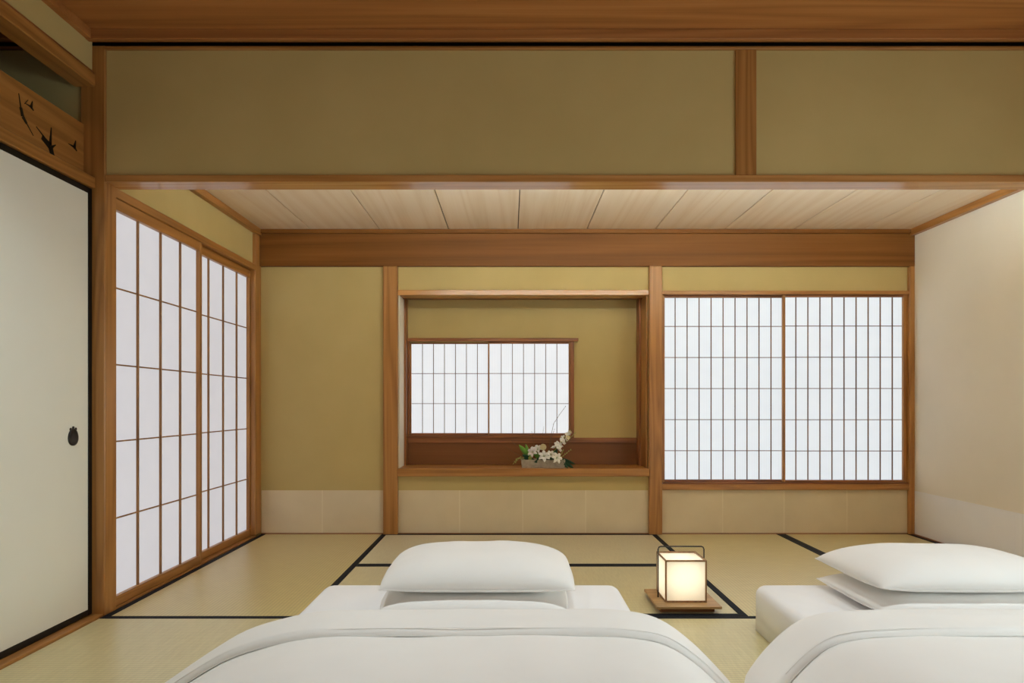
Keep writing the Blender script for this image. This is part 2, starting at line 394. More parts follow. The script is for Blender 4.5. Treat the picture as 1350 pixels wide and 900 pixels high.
# unseen fill lamp added on the far side of this wall to brighten the far bay
m_, nt_, b_ = new_mat('fill_lamp_diffuser'); b_.inputs['Emission Color'].default_value = FILL_LAMP_C + (1,); b_.inputs['Emission Strength'].default_value = FILL_LAMP_S; M['fill_diffuser'] = m_
M['lamp_white'] = plain('white_enamel', (230, 228, 222), .5)
fill_lamp = empty('fill_batten_lamp', (.80, 2.93, 1.90)); tag(fill_lamp, 'long unseen fill lamp added behind the front beam below the far ceiling', 'lamp')
box('housing', -.75, 2.35, 2.905, 2.935, 1.90, 1.96, 'lamp_white', fill_lamp)
box('lip', -.75, 2.35, 3.000, 3.006, 1.90, 1.929, 'lamp_white', fill_lamp)
box('base_plate', -.75, 2.35, 2.935, 3.000, 1.90, 1.905, 'lamp_white', fill_lamp)
box('fill_diffuser', -.74, 2.34, 2.935, 2.965, 1.91, 1.95, 'fill_diffuser', fill_lamp, .002)
# front ceiling of wide boards running across, with a cornice
ceil_f = boxes('ceiling', [(XN, XR+.1, YR-.1, 2.905, ZF+.014, ZF+.05)], 'subfloor', w=(.5, .5, ZF+.014)); tag(ceil_f, **STRUCT)
y = 2.884
while y > YR:
    y0 = max(YR, y - .455)
    box('ceiling_plank', -1.84, XR, y0+.0012, y-.0012, ZF, ZF+.014, 'front_ceiling', ceil_f, .001)
    box('ceiling_plank', XN, -1.84, y0+.0012, y-.0012, ZF, ZF+.014, 'front_ceiling', ceil_f, .001)
    y -= .455
box('cornice', XN, XR, 2.775, 2.80, 2.458, ZF, 'front_ceiling', ceil_f, .002)
box('cornice', XN, XR, 2.80, 2.814, 2.466, ZF, 'dark_x', ceil_f, .002)
box('gap_light_stop', XN, XR, 2.885, 2.905, 2.450, 2.514, 'lacquer', ceil_f, .001)  # added black backing: keeps outside light out and darkens the gap

def fill_downlight(x, y):  # added fixture out of view, lights the bed tops
    n = 24; bm = bmesh.new(); rings = []
    for r, z in ((.058, 0), (.058, -.004), (.045, -.004), (.040, .012), (.036, .014)):
        rings.append([bm.verts.new((r*math.cos(2*math.pi*k/n), r*math.sin(2*math.pi*k/n), z)) for k in range(n)])
    for a, b_ in zip(rings, rings[1:]):
        for k in range(n): bm.faces.new((a[k], b_[k], b_[(k+1) % n], a[(k+1) % n]))
    bm.faces.new(rings[-1])
    o = link('fill_downlight', mesh_from(bm, 'fill_downlight', True), M['lacquer'], (x, y, ZF-.001), ceil_f)
    d = bpy.data.lights.new('fill_downlight_bulb', 'SPOT'); d.energy = DOWN_W; d.color = DOWN_C; d.spot_size = math.radians(DOWN_CONE); d.spot_blend = 1.0; d.shadow_soft_size = .045
    b_ = bpy.data.objects.new('fill_downlight_bulb', d); COL.objects.link(b_); b_.parent = o; b_.location = (0, 0, -.012)
for x, y in DOWN_AT: fill_downlight(x, y)

# ------------------------------------------------------------------ front left wall: sliding doors, transom
wlf = boxes('wall_left_front', [(-1.87, -1.80, YR, YF, 2.345, 2.52)], 'plaster', w=(-1.84, .5, 2.345)); tag(wlf, **STRUCT)
box('transom_head', -1.875, -1.785, YR, YF, 2.275, 2.33, 'wood_y', wlf, .003)
box('transom_head', -1.875, -1.795, YR, YF, 2.33, 2.345, 'dark_y', wlf, .002)
box('door_head_rail', -1.875, -1.785, YR, YF, 1.838, 1.885, 'wood_y', wlf, .003)
box('ceiling_trim', -1.83, -1.775, YR, 2.775, 2.46, ZF, 'front_ceiling', wlf, .002)
def fusuma(name, y0, y1, x0, handle_y):
    x1 = x0 + .022; z0, z1 = .011, 1.836; f = .024
    d = empty(name, ((x0+x1)/2, (y0+y1)/2, z0)); tag(d, **STRUCT)
    box('paper_panel', x0+.002, x1-.003, y0+f, y1-f, z0+f, z1-f, 'fusuma', d, .0005)
    box('frame_stile', x0, x1, y0, y0+f, z0, z1, 'lacquer', d); box('frame_stile', x0, x1, y1-f, y1, z0, z1, 'lacquer', d)
    box('frame_rail', x0, x1, y0+f, y1-f, z0, z0+f, 'lacquer', d); box('frame_rail', x0, x1, y0+f, y1-f, z1-f, z1, 'lacquer', d)
    # iron finger pull: shallow oval dish with a rim and three small petals on top
    n = 28
    bm = bmesh.new(); prof = [(1.0, 0), (1.0, .0035), (.86, .005), (.74, .0035), (.62, .0012), (.3, .0008)]
    rings = []
    for s, h in prof:
        rings.append([bm.verts.new((h, .031*s*math.cos(2*math.pi*k/n) * (1 - .12*math.sin(2*math.pi*k/n)), .036*s*math.sin(2*math.pi*k/n))) for k in range(n)])
    for a, b_ in zip(rings, rings[1:]):
        for k in range(n): bm.faces.new((a[k], a[(k+1) % n], b_[(k+1) % n], b_[k]))
    bm.faces.new(rings[-1])
    for dy, dz, r in ((0, .037, .008), (-.016, .032, .007), (.016, .032, .007)):
        bmesh.ops.create_uvsphere(bm, u_segments=8, v_segments=5, radius=1, matrix=Matrix.Translation((.002, dy, dz)) @ Matrix.Diagonal((.0025, r, r, 1)))
    h = link('finger_pull', mesh_from(bm, 'finger_pull', True), M['iron'], (x1-.003, handle_y, .776), d)
    tag(h, 'dark oval metal finger pull with petal top')
    return d
fusuma('door_3', 1.905, YF, -1.822, 2.700)
fusuma('door_4', .99, 1.93, -1.848, 1.15)
fusuma('door_5', .05, 1.01, -1.822, .9)
boxes('wall_left_rear', [(-1.87, -1.80, YR, .05, -.05, 1.838)], 'plaster', w=(-1.84, -.8, -.05))['kind'] = 'structure'

# transom board with flying cranes
tb = empty('transom_board', (-1.84, 1.9, 1.885)); tag(tb, 'wide wooden transom board with dark flying crane figures above the white sliding door', 'transom')
box('board', -1.862, -1.835, .92, YF, 1.885, 2.115, 'wood_y', tb, .002)
def poly_prism(bm, pts, t):
    a = [bm.verts.new((0, p[0], p[1])) for p in pts]; b_ = [bm.verts.new((t, p[0], p[1])) for p in pts]
    n = len(pts); bm.faces.new(b_); bm.faces.new(a[::-1])
    for i in range(n): bm.faces.new((a[i], a[(i+1) % n], b_[(i+1) % n], b_[i]))
def limb(bm, p0, p1, w0, w1, t=.002):
    p0, p1 = Vector(p0), Vector(p1); d = (p1-p0).normalized(); q = Vector((-d.y, d.x))
    poly_prism(bm, [p0+q*w0, p0-q*w0, p1-q*w1, p1+q*w1], t)
def crane(y, z, sc, kind):
    bm = bmesh.new(); s = sc
    if kind == 0:      # diving, seen from the side: neck up, body, tail trailing
        for a, b_, w0, w1 in (((-.02,.05),(-.012,.012),.0008,.002), ((-.012,.012),(-.004,-.012),.005,.006), ((-.004,-.012),(.012,-.026),.006,.004),
                              ((.012,-.026),(.04,-.052),.0015,.0006), ((.018,.048),(.004,.03),.0008,.001)):
            limb(bm, [k*s for k in a], [k*s for k in b_], w0*s, w1*s)
    elif kind == 1:    # wings spread, long neck
        for a, b_, w0, w1 in (((-.03,.012),(0,0),.006,.009), ((0,0),(.012,-.03),.008,.007), ((.012,-.03),(.03,-.036),.007,.003),
                              ((.004,.05),(0,.004),.001,.005), ((-.05,.03),(-.02,.014),.0008,.002), ((.03,-.036),(.055,-.03),.0012,.0006), ((.005,.0),(.02,.012),.004,.001)):
            limb(bm, [k*s for k in a], [k*s for k in b_], w0*s, w1*s)
    else:              # small distant bird
        for a, b_, w0, w1 in (((-.03,.0),(0,0),.0008,.004), ((0,0),(.006,.024),.006,.0015), ((-.002,.0),(.012,-.008),.005,.002)):
            limb(bm, [k*s for k in a], [k*s for k in b_], w0*s, w1*s)
    link('crane_figure', mesh_from(bm, 'crane_figure'), M['lacquer'], (-1.8352, y, z), tb)
def board_pt(px, py, X=-1.835):
    d = F * -X / (VX - px); return d, CH + (VY - py) * d / F
for px, py, sc, k in ((31, 149, 1.25, 0), (41, 141, 1.0, 2), (66, 193, 1.55, 1), (98, 194, 1.25, 2)):
    crane(*board_pt(px, py), sc, k)

# neighbouring room and the wall behind the camera
boxes('wall_neighbour', [(XN-.1, XN, YR-.1, 2.905, -.05, 2.52), (XN, -1.87, YR-.1, YR, -.05, 2.52)], 'plaster', w=(XN, .5, -.05))['kind'] = 'structure'
RW = (-1.55, 2.60, .42, 1.80)
rear = boxes('wall_rear', [(-1.87, RW[0], YR-.1, YR, -.05, 2.52), (RW[1], XR, YR-.1, YR, -.05, 2.52), (RW[0], RW[1], YR-.1, YR, -.05, RW[2]), (RW[0], RW[1], YR-.1, YR, RW[3], 2.52)], 'plaster', w=(.5, YR, -.05)); tag(rear, **STRUCT)
w3 = empty('fill_window_rear', (.5, YR, RW[2])); tag(w3, **STRUCT)  # unseen rear window, added for frontal fill light
n = 4; ww = (RW[1]-RW[0]) / n
for i in range(n):
    x0 = RW[0] + i*ww; x1 = x0 + ww
    s = empty('sash', (x0+ww/2, YR-.03, RW[2]), w3)
    for a, b_ in ((x0, x0+.03), (x1-.03, x1)): box('stile', a, b_, YR-.04, YR-.015, RW[2], RW[3], 'wood_z', s)
    for a, b_ in ((RW[2], RW[2]+.04), (RW[3]-.04, RW[3])): box('rail', x0+.03, x1-.03, YR-.04, YR-.015, a, b_, 'wood_x', s)
    for j in range(1, 4): box('lattice_bar', x0+ww*j/4-.005, x0+ww*j/4+.005, YR-.035, YR-.025, RW[2]+.04, RW[3]-.04, 'lattice', s)
    for j in range(1, 5): box('lattice_bar', x0+.03, x1-.03, YR-.034, YR-.027, RW[2]+(RW[3]-RW[2])*j/5-.003, RW[2]+(RW[3]-RW[2])*j/5+.003, 'lattice', s)
    box('paper_panel', x0+.03, x1-.03, YR-.0375, YR-.036, RW[2]+.04, RW[3]-.04, 'fill_rear', s, 0)

w4 = empty('fill_window_right', (XR, .5, WY[2])); tag(w4, **STRUCT)  # unseen side window, added to light the sliding doors opposite
ww = (WY[1]-WY[0]) / 2
for i in range(2):
    a0 = WY[0] + i*ww; a1 = a0 + ww
    s = empty('sash', (XR+.03, a0+ww/2, WY[2]), w4)
    for a, b_ in ((a0, a0+.03), (a1-.03, a1)): box('stile', XR+.015, XR+.04, a, b_, WY[2], WY[3], 'wood_z', s)
    for a, b_ in ((WY[2], WY[2]+.04), (WY[3]-.04, WY[3])): box('rail', XR+.015, XR+.04, a0+.03, a1-.03, a, b_, 'wood_y', s)
    for j in range(1, 5): box('lattice_bar', XR+.025, XR+.035, a0+ww*j/5-.005, a0+ww*j/5+.005, WY[2]+.04, WY[3]-.04, 'lattice', s)
    for j in range(1, 5): box('lattice_bar', XR+.027, XR+.034, a0+.03, a1-.03, WY[2]+(WY[3]-WY[2])*j/5-.003, WY[2]+(WY[3]-WY[2])*j/5+.003, 'lattice', s)
    box('paper_panel', XR+.036, XR+.0375, a0+.03, a1-.03, WY[2]+.04, WY[3]-.04, 'fill_right', s, 0)

# ------------------------------------------------------------------ beds
def mattress(cx, y0, y1, hw, h, label):
    bm = bmesh.new(); nx, ny = 14, 20
    bm_box(bm, -hw, hw, -(y1-y0)/2, (y1-y0)/2, 0, h)
    bmesh.ops.bevel(bm, geom=[e for e in bm.edges if abs(e.verts[0].co.z - e.verts[1].co.z) > .01], offset=.05, segments=4, affect='EDGES', profile=.5)
    bmesh.ops.bevel(bm, geom=[e for e in bm.edges if min(v.co.z for v in e.verts) > h-.001], offset=.035, segments=4, affect='EDGES', profile=.5)
    me = mesh_from(bm, 'mattress', True)
    o = link('mattress', me, M['sheet'], (cx, (y0+y1)/2, .0015))
    return tag(o, label, 'mattress', 'two low mattresses')

def edge_round(t, r):
    """0 at the rim, 1 further in than r"""
    if t >= r: return 1.0
    if t <= 0: return 0.0
    return math.sqrt(1 - (1 - t/r)**2)

def polyline(pts, n):
    """smooth arc-length resampling through a Catmull-Rom spline; also returns normals"""
    P = [Vector(p) for p in pts]; dense = []
    for i in range(len(P)-1):
        p0, p1, p2, p3 = P[max(i-1, 0)], P[i], P[i+1], P[min(i+2, len(P)-1)]
        for k in range(12):
            t = k/12
            dense.append(.5*((2*p1) + (p2-p0)*t + (2*p0-5*p1+4*p2-p3)*t*t + (3*p1-p0-3*p2+p3)*t**3))
    dense.append(P[-1])
    L = [0]
    for a, b_ in zip(dense, dense[1:]): L.append(L[-1] + (b_-a).length)
    out = []; j = 0
    for k in range(n+1):
        s = L[-1]*k/n
        while j < len(L)-2 and L[j+1] < s: j += 1
        t = (s-L[j]) / max(1e-9, L[j+1]-L[j]); out.append(dense[j].lerp(dense[j+1], min(1, t)))
    nor = []
    for k in range(n+1):
        d = out[min(k+1, n)] - out[max(k-1, 0)]; nor.append(Vector((-d.y, d.x)).normalized())
    return out, nor, L[-1]

def slab(name, prof, ys, top, bot, rim_s, seed, wr=.004, parent=None, w=(0,0,0), label=None):
    """closed soft sheet: the profile (x,z) is swept along ys; top(y), bot(y) give the offsets below/above the profile"""
    n = 64; pts, nor, Ltot = polyline(prof, n)
    bm = bmesh.new(); T, B = [], []
    for y in ys:
        rt, rb = [], []
        for k in range(n+1):
            s = Ltot*min(k, n-k)/n; e = edge_round(s, rim_s)
            p, q = pts[k], nor[k]
            t, b_ = top(y, p.x), bot(y, p.x)
            mid = (t+b_)/2; t = mid + (t-mid)*e; b_ = mid + (b_-mid)*e
            wv = wr * (noise.noise(Vector((p.x*3.1+seed, y*2.3, seed))) + .5*noise.noise(Vector((p.x*7+seed, y*6, 3+seed)))) * e
            rt.append(bm.verts.new((p.x + q.x*(t+wv) - w[0], y - w[1], max(.004, p.y + q.y*(t+wv)) - w[2])))
            rb.append(bm.verts.new((p.x + q.x*b_ - w[0], y - w[1], max(.002, p.y + q.y*b_) - w[2])))
        T.append(rt); B.append(rb)
    m = len(ys)
    for i in range(m-1):
        for k in range(n):
            bm.faces.new((T[i][k], T[i][k+1], T[i+1][k+1], T[i+1][k]))
            bm.faces.new((B[i+1][k], B[i+1][k+1], B[i][k+1], B[i][k]))
        bm.faces.new((T[i+1][0], B[i+1][0], B[i][0], T[i][0])); bm.faces.new((T[i][n], B[i][n], B[i+1][n], T[i+1][n]))
    for k in range(n):
        bm.faces.new((T[0][k+1], T[0][k], B[0][k], B[0][k+1])); bm.faces.new((T[m-1][k], T[m-1][k+1], B[m-1][k+1], B[m-1][k]))
    bmesh.ops.recalc_face_normals(bm, faces=bm.faces[:])
    o = link(name, mesh_from(bm, name, True), M['linen'], w, parent)
    return o

def duvet(prof, label, seed, yb=2.075, y_hem=1.865, y0=.55):
    """prof = outline of the folded crest in (x,z)"""
    cx = (prof[0][0]+prof[-1][0])/2
    root = empty('duvet', (cx, (y0+yb)/2, .05)); tag(root, label, 'duvet', 'two white duvets')
    w = WP[root]
    def hem(x): return y_hem + .012*math.sin(x*5+seed) + .006*math.sin(x*13+seed)
    T0 = -.026                                   # body lies this far under the crest outline
    ys = [y0 + .03*i for i in range(4)]
    while ys[-1] < yb-.13: ys.append(ys[-1]+.055)
    ys = [v for v in ys if v < yb-.12] + [yb-.12+.12*k/10 for k in range(11)]
    def btop(y, x):
        e = edge_round(yb-.004-y, .06)*edge_round(y-y0+.01, .06)
        puff = .012*math.sin(max(0, min(1, (y_hem-y)/.5))*math.pi*.5)
        return -.075 + (T0+.075)*e + puff*e
    slab('cover', prof, ys, btop, lambda y, x: -.078, .05, seed, .006, root, w)
    # turned-down band: wraps the far edge and ends in a hem
    mm = 22
    def ytab(t): return y_hem + (yb+.006-y_hem)*t
    ys2 = [ytab(1-(1-k/mm)**1.6) if k > 3 else ytab((k/mm)*1.0) for k in range(mm+1)]
    ys2 = sorted(set([round(v, 5) for v in ys2]))
    def ttop(y, x):
        e = edge_round(yb+.006-y, .07)
        hm = edge_round(y-y_hem+.0005, .016)
        up = -.024 + .018*hm + .010*min(1, (y-y_hem)/.1)
        return -.07 + (up+.07)*e
    def tbot(y, x):
        return min(btop(min(y, yb-.006), x)+.0005, ttop(y, x)-.004) if y < yb-.03 else min(-.05, ttop(y, x)-.002)
    band = slab('turned_down_band', prof, ys2, ttop, tbot, .05, seed+4, .004, root, w)
    # the stitched welt just above the hem
    n = 64; pts, nor, Lt = polyline(prof, n); bm = bmesh.new()
    line = [(pts[k].x + nor[k].x*(ttop(y_hem+.010, 0)+.0005) - w[0], y_hem+.010 - w[1], max(.006, pts[k].y + nor[k].y*(ttop(y_hem+.010, 0)+.0005)) - w[2]) for k in range(4, n-3)]
    tube(bm, line, .0011, 5)
    link('hem_welt', mesh_from(bm, 'hem_welt', True), M['linen'], w, band)
    return root

def pillow(cx, cy, z0, w, d, top, bot, label, seed, tilt=0, cap=9.0, nz=.004, rnd=.13):
    n = 30; bm = bmesh.new(); T, B = [], []
    def plan(u, v):                     # pointed far corners, softly rounded near corners
        a = .03 + rnd*max(0, min(1, .5-v*.9))
        return u*w/2*math.sqrt(1-a*v*v)*(1-.03*(1-v*v)), v*d/2*math.sqrt(1-a*u*u)*(1-.03*(1-u*u))
    for j in range(n+1):
        v = -math.cos(math.pi*j/n); rt, rb = [], []
        for i in range(n+1):
            u = -math.cos(math.pi*i/n)
            x, y = plan(u, v)
            e = (1-abs(u)**3.4)**.62 * (1-abs(v)**3.2)**.60
            e2 = (1-abs(u)**4)**.5 * (1-abs(v)**4)**.5
            wv = nz*(noise.noise(Vector((x*7+seed, y*7, seed))) + .6*noise.noise(Vector((x*15+seed, y*11, seed+2))))*e
            wv += .004*math.sin(14*math.atan2(v, u)+seed)*e*(abs(u)**3+abs(v)**3)*.5
            zt = min(bot + top*e + wv, cap + wv*.3); bul = 1 + .20*e*(1-e)
            xb, yb_ = x*bul, y*bul
            zb = bot - bot*e2
            z_c = tilt*v*.5
            rt.append(bm.verts.new((xb, yb_, zt+z_c)))
            rb.append(rt[-1] if i in (0, n) or j in (0, n) else bm.verts.new((x, y, zb+max(0, z_c))))
        T.append(rt); B.append(rb)
    for j in range(n):
        for i in range(n):
            bm.faces.new((T[j][i], T[j][i+1], T[j+1][i+1], T[j+1][i]))
            q = (B[j+1][i], B[j+1][i+1], B[j][i+1], B[j][i])
            if len(set(q)) == 4: bm.faces.new(q)
    bmesh.ops.recalc_face_normals(bm, faces=bm.faces[:])
    o = link('pillow', mesh_from(bm, 'pillow', True), M['linen'], (cx, cy, z0))
    # seam piping round the rim
    bm = bmesh.new(); rim = [T[0][i] for i in range(0)]
    loop = []
    for a in range(0, 120):
        t = a/120*4; s = t-int(t); u, v = ((-1+2*s, -1), (1, -1+2*s), (1-2*s, 1), (-1, 1-2*s))[int(t)]
        loop.append((*plan(u, v), bot+tilt*v*.5))
    tube(bm, loop+[loop[0]], .0022, 5)
    link('seam_piping', mesh_from(bm, 'seam_piping', True), M['linen'], (cx, cy, z0), o)
    return tag(o, label, 'pillow', 'white pillows in pairs at the heads of the beds')

mattress(-.158, .66, 2.68, .597, .178, 'white mattress beneath the duvet and pillows on the left of the lantern')
mattress(1.588, .66, 2.68, .600, .178, 'white mattress beneath the duvet on the right, its corner beside the lantern')
duvet([(-1.125, .012), (-1.06, .055), (-.943, .133), (-.80, .213), (-.62, .262), (-.45, .274), (-.15, .276), (.16, .276), (.33, .272), (.45, .250), (.555, .180), (.645, .088), (.70, .02)],
      'white duvet with turned-down top on the bed left of the lantern', 1.3)
duvet([(.712, .045), (.785, .145), (.875, .228), (.96, .262), (1.09, .274), (1.35, .276), (1.6, .276), (1.9, .274), (2.14, .256), (2.28, .19), (2.40, .09), (2.47, .02)],
      'white duvet with turned-down top on the bed beside the right wall', 5.1)
Z0 = .1805
pillow(-.125, 2.38, Z0, .67, .45, .056, .034, 'flat white pillow at the bottom of the stack, half under the left duvet', 2.0, cap=.078)
pillow(-.112, 2.42, Z0+.081, .68, .45, .104, .026, 'plump white pillow on top of the stack on the left bed', 3.7, rnd=.03)
pillow(1.575, 2.40, Z0, .71, .45, .056, .034, 'flat white pillow at the bottom of the stack on the right bed', 8.0, cap=.078)
pillow(1.585, 2.42, Z0+.081, .72, .46, .090, .028, 'plump white pillow on top of the stack on the right bed', 9.4)

# ------------------------------------------------------------------ paper lantern on the tatami
def translucent_paper():
    m, nt, b = new_mat('lantern_paper'); N, L = nt.nodes, nt.links
    b.inputs['Base Color'].default_value = (.86, .84, .78, 1); b.inputs['Roughness'].default_value = .8
    tr = N.new('ShaderNodeBsdfTranslucent'); n = N.new('ShaderNodeTexNoise'); n.inputs['Scale'].default_value = 40
    L.new(ramp(nt, n.outputs['Fac'], [(.3, (.90, .88, .80, 1)), (.7, (.95, .93, .86, 1))]), tr.inputs['Color'])
    mx = N.new('ShaderNodeMixShader'); mx.inputs[0].default_value = .6
    L.new(b.outputs[0], mx.inputs[1]); L.new(tr.outputs[0], mx.inputs[2]); L.new(mx.outputs[0], N['Material Output'].inputs['Surface'])
    return m
M['lantern_paper'] = translucent_paper()
M['tray'] = wood('tray_wood', 0, (150, 112, 66), (172, 134, 84), (184, 146, 96), .4)
M['lframe'] = wood('lantern_frame_wood', 2, (120, 84, 50), (150, 110, 70), (164, 124, 84), .5)
ln = empty('floor_lantern', (.775, 2.985, .0015)); tag(ln, 'glowing square paper lantern with wire handle on a wooden tray between the beds', 'lantern')
box('tray_foot', .655, .895, 2.87, 3.10, .0015, .024, 'dark_x', ln, .002)
box('tray', .634, .916, 2.835, 3.11, .024, .036, 'tray', ln, .002)
lx0, lx1, ly0, ly1, lz0, lz1 = .684, .868, 2.895, 3.075, .036, .222
fw = .007
for x in (lx0, lx1-fw):
    for y in (ly0, ly1-fw): box('frame_post', x, x+fw, y, y+fw, lz0, lz1, 'lframe', ln, .001)
for z in (lz0, lz1-fw):
    for y in (ly0, ly1-fw): box('frame_rail', lx0+fw, lx1-fw, y, y+fw, z, z+fw, 'lframe', ln, .001)
    for x in (lx0, lx1-fw): box('frame_rail', x, x+fw, ly0+fw, ly1-fw, z, z+fw, 'lframe', ln, .001)
p = .0008
box('paper_panel', lx0+fw, lx1-fw, ly0+.003, ly0+.003+p, lz0+fw, lz1-fw, 'lantern_paper', ln, 0)
box('paper_panel', lx0+fw, lx1-fw, ly1-.003-p, ly1-.003, lz0+fw, lz1-fw, 'lantern_paper', ln, 0)
box('paper_panel', lx0+.003, lx0+.003+p, ly0+fw, ly1-fw, lz0+fw, lz1-fw, 'lantern_paper', ln, 0)
box('paper_panel', lx1-.003-p, lx1-.003, ly0+fw, ly1-fw, lz0+fw, lz1-fw, 'lantern_paper', ln, 0)
box('paper_panel', lx0+fw, lx1-fw, ly0+fw, ly1-fw, lz1-.010, lz1-.010+p, 'lantern_paper', ln, 0)
bm = bmesh.new(); hx0, hx1, hy, hz = .670, .878, 2.975, .266
pts = [(hx0, 0, .036), (hx0, 0, hz-.012), (hx0+.004, 0, hz-.003), (hx0+.012, 0, hz), (hx1-.012, 0, hz), (hx1-.004, 0, hz-.003), (hx1, 0, hz-.012), (hx1, 0, .036)]
tube(bm, [(a-.775, 0, c-.036) for a, b_, c in pts], .003, 8)
link('wire_handle', mesh_from(bm, 'wire_handle', True), M['iron'], (.775, hy, .036), ln)
ld = bpy.data.lights.new('lantern_bulb', 'POINT'); ld.energy = LAMP_W; ld.color = (1, .97, .90); ld.shadow_soft_size = .02
lo = bpy.data.objects.new('lantern_bulb', ld); COL.objects.link(lo); lo.parent = ln; lo.location = (0, 0, .135)

# ------------------------------------------------------------------ flower arrangement in the niche
M['stone'] = mottled('grey_stone_ware', (150, 140, 124), (178, 168, 150), 40, .7, .3, 120, .3)
M['leaf_dark'] = plain('dark_green_leaf', (46, 88, 60), .4, .5)
M['leaf'] = plain('bright_green_leaf', (126, 182, 70), .45, .5)
M['leaf_yel'] = plain('yellow_green_leaf', (168, 178, 96), .5, .4)
M['petal'] = plain('white_petal', (253, 252, 248), .6, .2)
M['petal_pink'] = plain('blush_white_petal', (252, 242, 240), .6, .2)
M['cream'] = plain('cream_petal', (240, 228, 186), .6, .2)
M['twig'] = plain('dry_twig', (120, 96, 74), .8, .2)
fa = empty('flower_arrangement', (.23, 4.67, .463)); tag(fa, 'white lilies and green sprigs arranged in a low grey trough on the niche shelf', 'flower arrangement')
FY = 4.67
def fp(px, py, y=FY):           # photo point at depth y
    return Vector(((px-VX)*y/F, y, CH+(VY-py)*y/F))
def rel(v): return tuple(v - WP[fa])
vs = link('trough', None, None, (.231, 4.67, .463), fa); bpy.data.objects.remove(vs)
bm = bmesh.new()
tx, ty, th, wl_ = .155, .058, .058, .008
def ring(sx, sy, z): return [bm.verts.new((a*sx, b_*sy, z)) for a, b_ in ((-1,-1),(1,-1),(1,1),(-1,1))]
R_ = [ring(tx*.97, ty*.94, 0), ring(tx, ty, th), ring(tx-wl_, ty-wl_, th), ring(tx-wl_, ty-wl_, th-.012)]
for a, b_ in zip(R_, R_[1:]):
    for k in range(4): bm.faces.new((a[k], a[(k+1) % 4], b_[(k+1) % 4], b_[k]))
bm.faces.new(R_[0][::-1]); bm.faces.new(R_[-1])
bmesh.ops.bevel(bm, geom=bm.edges[:], offset=.0015, segments=1, affect='EDGES')
link('trough', mesh_from(bm, 'trough'), M['stone'], (.231, FY, .463), fa)
def leaf_bm(bm, base, tip, width, sag=.0, n=6, side=None):
    base, tip = Vector(base), Vector(tip); d = tip-base
    sd = (side or d.cross(Vector((.1, 1, .35)))).normalized(); rows = []
    up = sd.cross(d).normalized()
    for i in range(n+1):
        t = i/n; w = width*.5*math.sin(math.pi*min(1, t*.92+.08))**.8; c = base+d*t + Vector((0, 0, sag*math.sin(math.pi*t)))
        rows.append([bm.verts.new(c-sd*w), bm.verts.new(c+up*w*.35), bm.verts.new(c+sd*w)])
    for a, b_ in zip(rows, rows[1:]):
        bm.faces.new((a[0], a[1], b_[1], b_[0])); bm.faces.new((a[1], a[2], b_[2], b_[1]))
def thick(o, t=.0012):
    md = o.modifiers.new('thickness', 'SOLIDIFY'); md.thickness = t; md.offset = 0; return o
def leaf(b0, b1, width, mat, y0=FY, y1=FY, sag=.004, name='leaf'):
    bm = bmesh.new(); leaf_bm(bm, rel(fp(*b0, y0)), rel(fp(*b1, y1)), width, sag)
    return thick(link(name, mesh_from(bm, name, True), M[mat], WP[fa], fa))
def twig(pts, r, mat='twig', buds=None, name='twig', bud_r=.004):
    bm = bmesh.new(); P = [Vector(rel(fp(p[0], p[1], p[2] if len(p) > 2 else FY))) for p in pts]
    tube(bm, P, r*1.6, 5, r*.9)
    o = link(name, mesh_from(bm, name, True), M['twig'] if mat == 'twig' else M[mat], WP[fa], fa)
    if buds:
        bm = bmesh.new()
        for i in range(len(P)-1):
            for t in (.25, .6, .95):
                c = P[i].lerp(P[i+1], t) + Vector((random.uniform(-1, 1), random.uniform(-1, 1), random.uniform(-.3, 1)))*bud_r*1.2
                bmesh.ops.create_uvsphere(bm, u_segments=6, v_segments=4, radius=1, matrix=Matrix.Translation(c) @ Matrix.Rotation(random.uniform(-.8, .8), 4, 'Y') @ Matrix.Diagonal((bud_r*.7, bud_r*.7, bud_r*1.7, 1)))
        link('bud_cluster', mesh_from(bm, 'bud_cluster', True), M[buds], WP[fa], o)['kind'] = 'stuff'
    return o
def lily(px, py, y, R, face, mat, spin=0.0, name='lily'):
    c = Vector(rel(fp(px, py, y))); f = Vector(face).normalized(); a = f.cross(Vector((0, 0, 1))).normalized(); b_ = a.cross(f)
    e = empty(name, WP[fa]+c, fa)
    for k in range(6):
        q = spin + k*math.pi/3; r = a*math.cos(q)+b_*math.sin(q); bm = bmesh.new(); n = 6; rows = []
        sd = r.cross(f).normalized()
        for i in range(n+1):
            t = i/n; w = R*.27*math.sin(math.pi*(t*.9+.1))**.7
            p_ = r*R*t**.9 + f*R*(.55*math.sin(t*2.0) - .25*t*t)
            rows.append([bm.verts.new(p_-sd*w+f*w*.3), bm.verts.new(p_), bm.verts.new(p_+sd*w+f*w*.3)])
        for s, t in zip(rows, rows[1:]):
            bm.faces.new((s[0], s[1], t[1], t[0])); bm.faces.new((s[1], s[2], t[2], t[1]))
        thick(link('petal', mesh_from(bm, 'petal', True), M[mat], WP[fa]+c, e))
    bm = bmesh.new()
    for k in range(5):
        q = k*1.257; tube(bm, [(0, 0, 0), tuple(f*R*.6+(a*math.cos(q)+b_*math.sin(q))*R*.16)], R*.018, 4)
    link('stamens', mesh_from(bm, 'stamens', True), M['leaf_yel'], WP[fa]+c, e)
    return e
